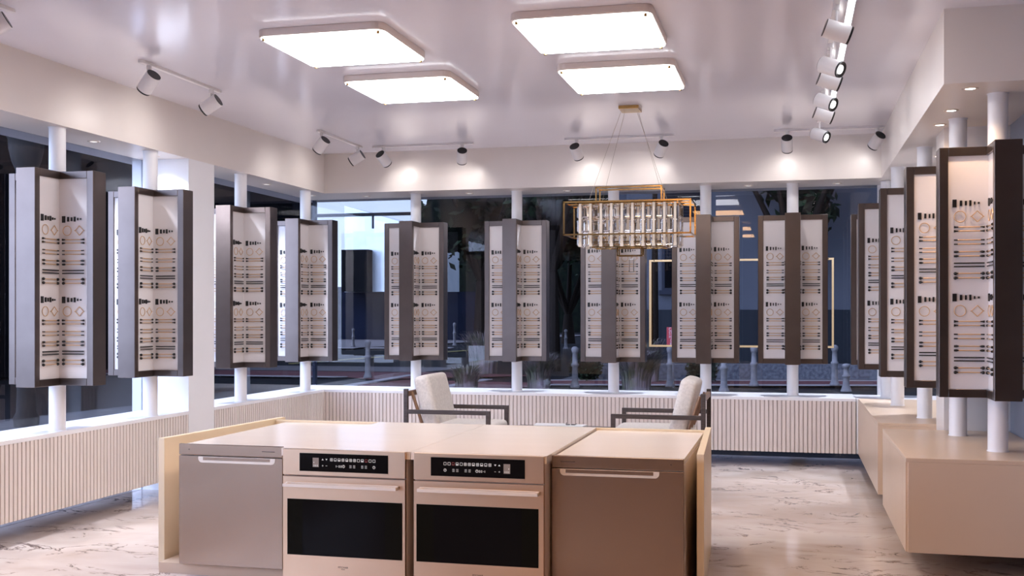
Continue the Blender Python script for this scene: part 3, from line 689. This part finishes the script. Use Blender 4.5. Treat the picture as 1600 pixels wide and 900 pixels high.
# blue-grey building on the right
def rotm(x, y, a): return Matrix.Translation((x, y, 0)) @ Matrix.Rotation(a, 4, 'Z')
bd = thing('building', 'blue-grey rendered building with slate base and shuttered window', 'building', (-4.2, 29.4, 0), math.atan(.22))
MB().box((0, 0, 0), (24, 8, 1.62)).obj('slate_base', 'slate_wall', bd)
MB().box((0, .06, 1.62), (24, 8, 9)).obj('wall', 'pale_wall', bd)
wd = MB().box((.93, .0, 2.12), (2.0, .10, 4.9)).obj('window_frame', 'mullion', bd)
MB().box((1.0, -.02, 2.2), (1.93, .03, 2.9)).obj('pane', 'dark_opening', wd)
sh = MB()
for i in range(22): sh.box((1.0, -.035, 2.95 + i*.085), (1.93, .0, 2.95 + i*.085 + .06))
sh.obj('shutter', 'shutter', wd)
MB().box((.85, -.12, 2.02), (2.1, .08, 2.13)).obj('window_sill', 'mullion', bd)
lw = MB().box((0, 0, 0), (20, .5, .34)).obj('low_wall', 'rough_stone', None, (-4.6, 26.0, -.02)); lw.rotation_euler = (0, 0, math.atan(.22))
struct(lw, 'low rough stone wall before the blue-grey building')
# pale building seen through first back window
pb = thing('building', 'pale blue glazed building with a dark square opening', 'building', (-25.3, 61, 0), 0)
MB().prism([(0, 0), (5.2, -1.2), (5.2, 6), (0, 7)], 2.8, 5.9).obj('facade', 'pale_facade', pb)
a = MB(); a.add([(0, 0, 5.9), (5.2, -1.2, 5.9), (5.2, 6, 5.9), (0, 7, 5.9), (0, 0, 7.85), (5.2, -1.2, 6.35), (5.2, 6, 6.35), (0, 7, 7.85)], [(0, 1, 5, 4), (1, 2, 6, 5), (2, 3, 7, 6), (3, 0, 4, 7), (4, 5, 6, 7)]); a.obj('roof', 'pale_facade', pb)
MB().box((.30, -1.2, 2.8), (1.9, .05, 5.2)).obj('dark_bay', 'dark_opening', pb)
MB().box((-8, 1.0, 0), (9.5, 6, 2.8)).obj('lower_storey', 'far_building', pb)
# arcade row
ar = thing('building', 'low dark blue arcade building with two round arches', 'building', (-32, 72, 0), .25)
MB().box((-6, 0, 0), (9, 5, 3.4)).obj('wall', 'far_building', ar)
for x in (.5, 4.2, 7.4):
    a = MB(); pts = [(x-1.2, 0), (x+1.2, 0)] + [(x + 1.2*math.cos(k*PI/10), .5 + .75*math.sin(k*PI/10)) for k in range(11)]
    vs = [(u, -.05, v) for u, v in pts]; a.add(vs, [tuple(range(len(vs)))]); a.add([(u, .0, v) for u, v in pts], [tuple(range(len(vs)))])
    a.obj('arch_opening', 'dark_opening', ar)
for i in range(4):
    MB().box((-2 + i*2.8, -.06, 1.9), (-.9 + i*2.8, .0, 2.6)).obj('window', 'dark_opening', ar)
MB().box((-6, -.3, 1.42), (9, .0, 1.55)).obj('ledge', 'slate_wall', ar)
# dark terrace left
dk = thing('building', 'dark unlit terrace across the street on the left', 'building', (-22, 14, 0))
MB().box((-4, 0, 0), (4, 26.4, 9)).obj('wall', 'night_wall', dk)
for i in range(5):
    MB().box((3.98, 1.5 + i*5.0, 1.0), (4.05, 4.0 + i*5.0, 3.6)).obj('window', 'dark_opening', dk)
hl = MB(); rng = random.Random(3); nx = 40
vs = []; fs = []
for j, (yy, f_) in enumerate(((92, 0), (96, .7), (104, 1), (130, 1))):
    for i in range(nx + 1): vs.append((-31.5 + i*2.4, yy + (i*.25), -.1 if f_ == 0 else f_*(11 + 2.5*math.sin(i*.5) + rng.uniform(-.8, .8))))
for j in range(3):
    for i in range(nx): k = j*(nx+1) + i; fs.append((k, k+1, k+nx+2, k+nx+1))
hl.add(vs, fs); struct(hl.obj('hill', 'leaf_core'), 'dark wooded bank closing the view at the far end of the street')
# street lamp
lp = thing('street_lamp', 'black street lamp with a bowl head outside the near left window', 'street lamp', (-10.13, 13.2, -.034))
MB().lathe([(.16, 0), (.17, .12), (.13, .2), (.12, .5), (.115, 3.42)], 20).obj('post', 'lamp_black', lp)
MB().lathe([(.10, 3.4), (.13, 3.44), (.14, 3.50), (.19, 3.62), (.225, 3.78), (.235, 3.93), (.25, 3.94), (.25, 3.99), (0, 4.02)], 28).obj('lamp_bowl', 'lamp_black', lp)

# planting
def tree(x, y, h, r, zc, trunk, label, n=900, lean=0, name='tree', cz=None):
    t = thing(name, label, 'tree', (x, y, 0), 0, 'trees beyond the windows')
    a = MB(); a.tube((0, 0, 0), (lean*.5, 0, zc*.5), trunk*1.25, trunk, n=12); a.tube((lean*.5, 0, zc*.5), (lean, 0, zc), trunk, trunk*.7, n=12)
    for k in range(5):
        an = k*1.3 + .4; a.tube((lean, 0, zc), (lean + math.cos(an)*r*.7, math.sin(an)*r*.7, zc + (h-zc)*.5), trunk*.5, trunk*.2, n=8)
    a.obj('trunk', 'bark', t)
    rng = random.Random(int(x*100) + 5); a = MB()
    blobs = [(lean + rng.uniform(-.6, .6)*r, rng.uniform(-.6, .6)*r, zc + (h-zc)*rng.uniform(.25, .8), r*rng.uniform(.35, .6)) for _ in range(9)]
    for bx, by, bz, br in blobs:
        for ring in range(6):
            pass
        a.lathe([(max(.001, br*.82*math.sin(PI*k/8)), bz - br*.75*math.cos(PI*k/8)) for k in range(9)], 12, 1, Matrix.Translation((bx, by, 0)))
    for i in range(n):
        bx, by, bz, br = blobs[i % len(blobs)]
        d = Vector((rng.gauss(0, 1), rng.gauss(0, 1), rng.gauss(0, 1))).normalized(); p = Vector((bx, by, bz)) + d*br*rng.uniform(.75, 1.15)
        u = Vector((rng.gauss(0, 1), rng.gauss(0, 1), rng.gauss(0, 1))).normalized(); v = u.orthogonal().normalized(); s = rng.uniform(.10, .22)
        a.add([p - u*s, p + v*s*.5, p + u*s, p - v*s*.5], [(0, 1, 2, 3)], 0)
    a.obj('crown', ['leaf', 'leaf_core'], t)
    return t
tree(-9.2, 33, 8.5, 2.3, 2.5, .22, 'dark leafy tree seen right of the leftmost back display')
tree(-8.6, 38.6, 9, 2.5, 2.6, .25, 'dark tree with a straight trunk seen beside the grass clump', 1200)
tree(-6.1, 28.8, 8.2, 1.6, 2.6, .2, 'dark tree seen left of the chandelier', 1000)
tree(-11.6, 47, 10, 3.3, 2.2, .25, 'dark tree standing behind the first trees', 1200)
tree(-3.2, 27.2, 9.5, 1.5, 4.9, .08, 'dark slim tree top above the building window', 700, name='tree')
tree(.6, 28.4, 7.6, 1.75, 2.6, .22, 'dark spreading tree before the blue-grey building', 1400, -.5)
tree(4.6, 29.0, 8.5, 1.25, 2.2, .3, 'dark thick-trunked tree at the far right corner window', 1400, -1.0)
tree(-30.9, 80, 4.6, 1.5, 2.9, .4, 'thin street tree before the arcade in the first back window', 500, .6)
tree(-11.0, 56, 12, 4.0, 1.5, .3, 'broad dark tree far down the street', 1500)
def grass(x, y, r, h, label, n=420):
    rng = random.Random(int(abs(x)*77)); a = MB()
    for i in range(n):
        an = rng.uniform(0, 2*PI); r0 = r*.45*math.sqrt(rng.random()); lean = rng.uniform(.15, .95)*r; hh = h*rng.uniform(.6, 1.05)
        bx, by = r0*math.cos(an), r0*math.sin(an); dx, dy = math.cos(an)*lean, math.sin(an)*lean; w_ = rng.uniform(.012, .024)
        px, py = -math.sin(an)*w_, math.cos(an)*w_; vs = []
        for k in range(5):
            u = k/4; q = u*u; zz = hh*(1 - (1-u)**1.6)*(1 - .18*q); ww = 1 - .8*u
            cx_, cy_ = bx + dx*q, by + dy*q; vs += [(cx_-px*ww, cy_-py*ww, zz), (cx_+px*ww, cy_+py*ww, zz)]
        a.add(vs, [(2*k, 2*k+1, 2*k+3, 2*k+2) for k in range(4)])
    o = a.obj('ornamental_grass', 'grass_blade', None, (x, y, -.02)); return tag(o, label, 'grass', 'clumps of purple grass')
grass(-4.95, 22.1, .50, .88, 'clump of purple-brown grass left of a bollard in the back window', 750)
grass(-2.95, 22.0, .62, .95, 'wide clump of purple-brown grass left of the right armchair', 900)
grass(-6.3, 21.5, .5, .6, 'small clump of grass behind the left armchair cushion', 250)
grass(-7.6, 27.5, .8, 1.3, 'tall green grass seen between the second and third displays', 300)
grass(-3.1, 25.2, .5, 1.15, 'tall grass before the blue-grey wall near the red sign', 300)
def bush(x, y, r, label):
    rng = random.Random(int(abs(x)*31)); a = MB()
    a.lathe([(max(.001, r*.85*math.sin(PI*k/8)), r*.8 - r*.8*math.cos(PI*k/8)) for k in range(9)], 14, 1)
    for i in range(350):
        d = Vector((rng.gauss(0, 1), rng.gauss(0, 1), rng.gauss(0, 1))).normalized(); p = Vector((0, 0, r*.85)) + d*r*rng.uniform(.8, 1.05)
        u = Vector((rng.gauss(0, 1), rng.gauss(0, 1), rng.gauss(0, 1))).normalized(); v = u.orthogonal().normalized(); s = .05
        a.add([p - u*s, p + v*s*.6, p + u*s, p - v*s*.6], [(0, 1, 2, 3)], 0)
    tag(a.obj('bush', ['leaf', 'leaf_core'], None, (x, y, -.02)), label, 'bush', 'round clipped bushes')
bush(-4.55, 25.3, .36, 'round dark bush between the bollard and the pole, left of the chandelier drop')
bush(-1.9, 25.1, .36, 'round dark bush just left of the pole behind the right armchair')
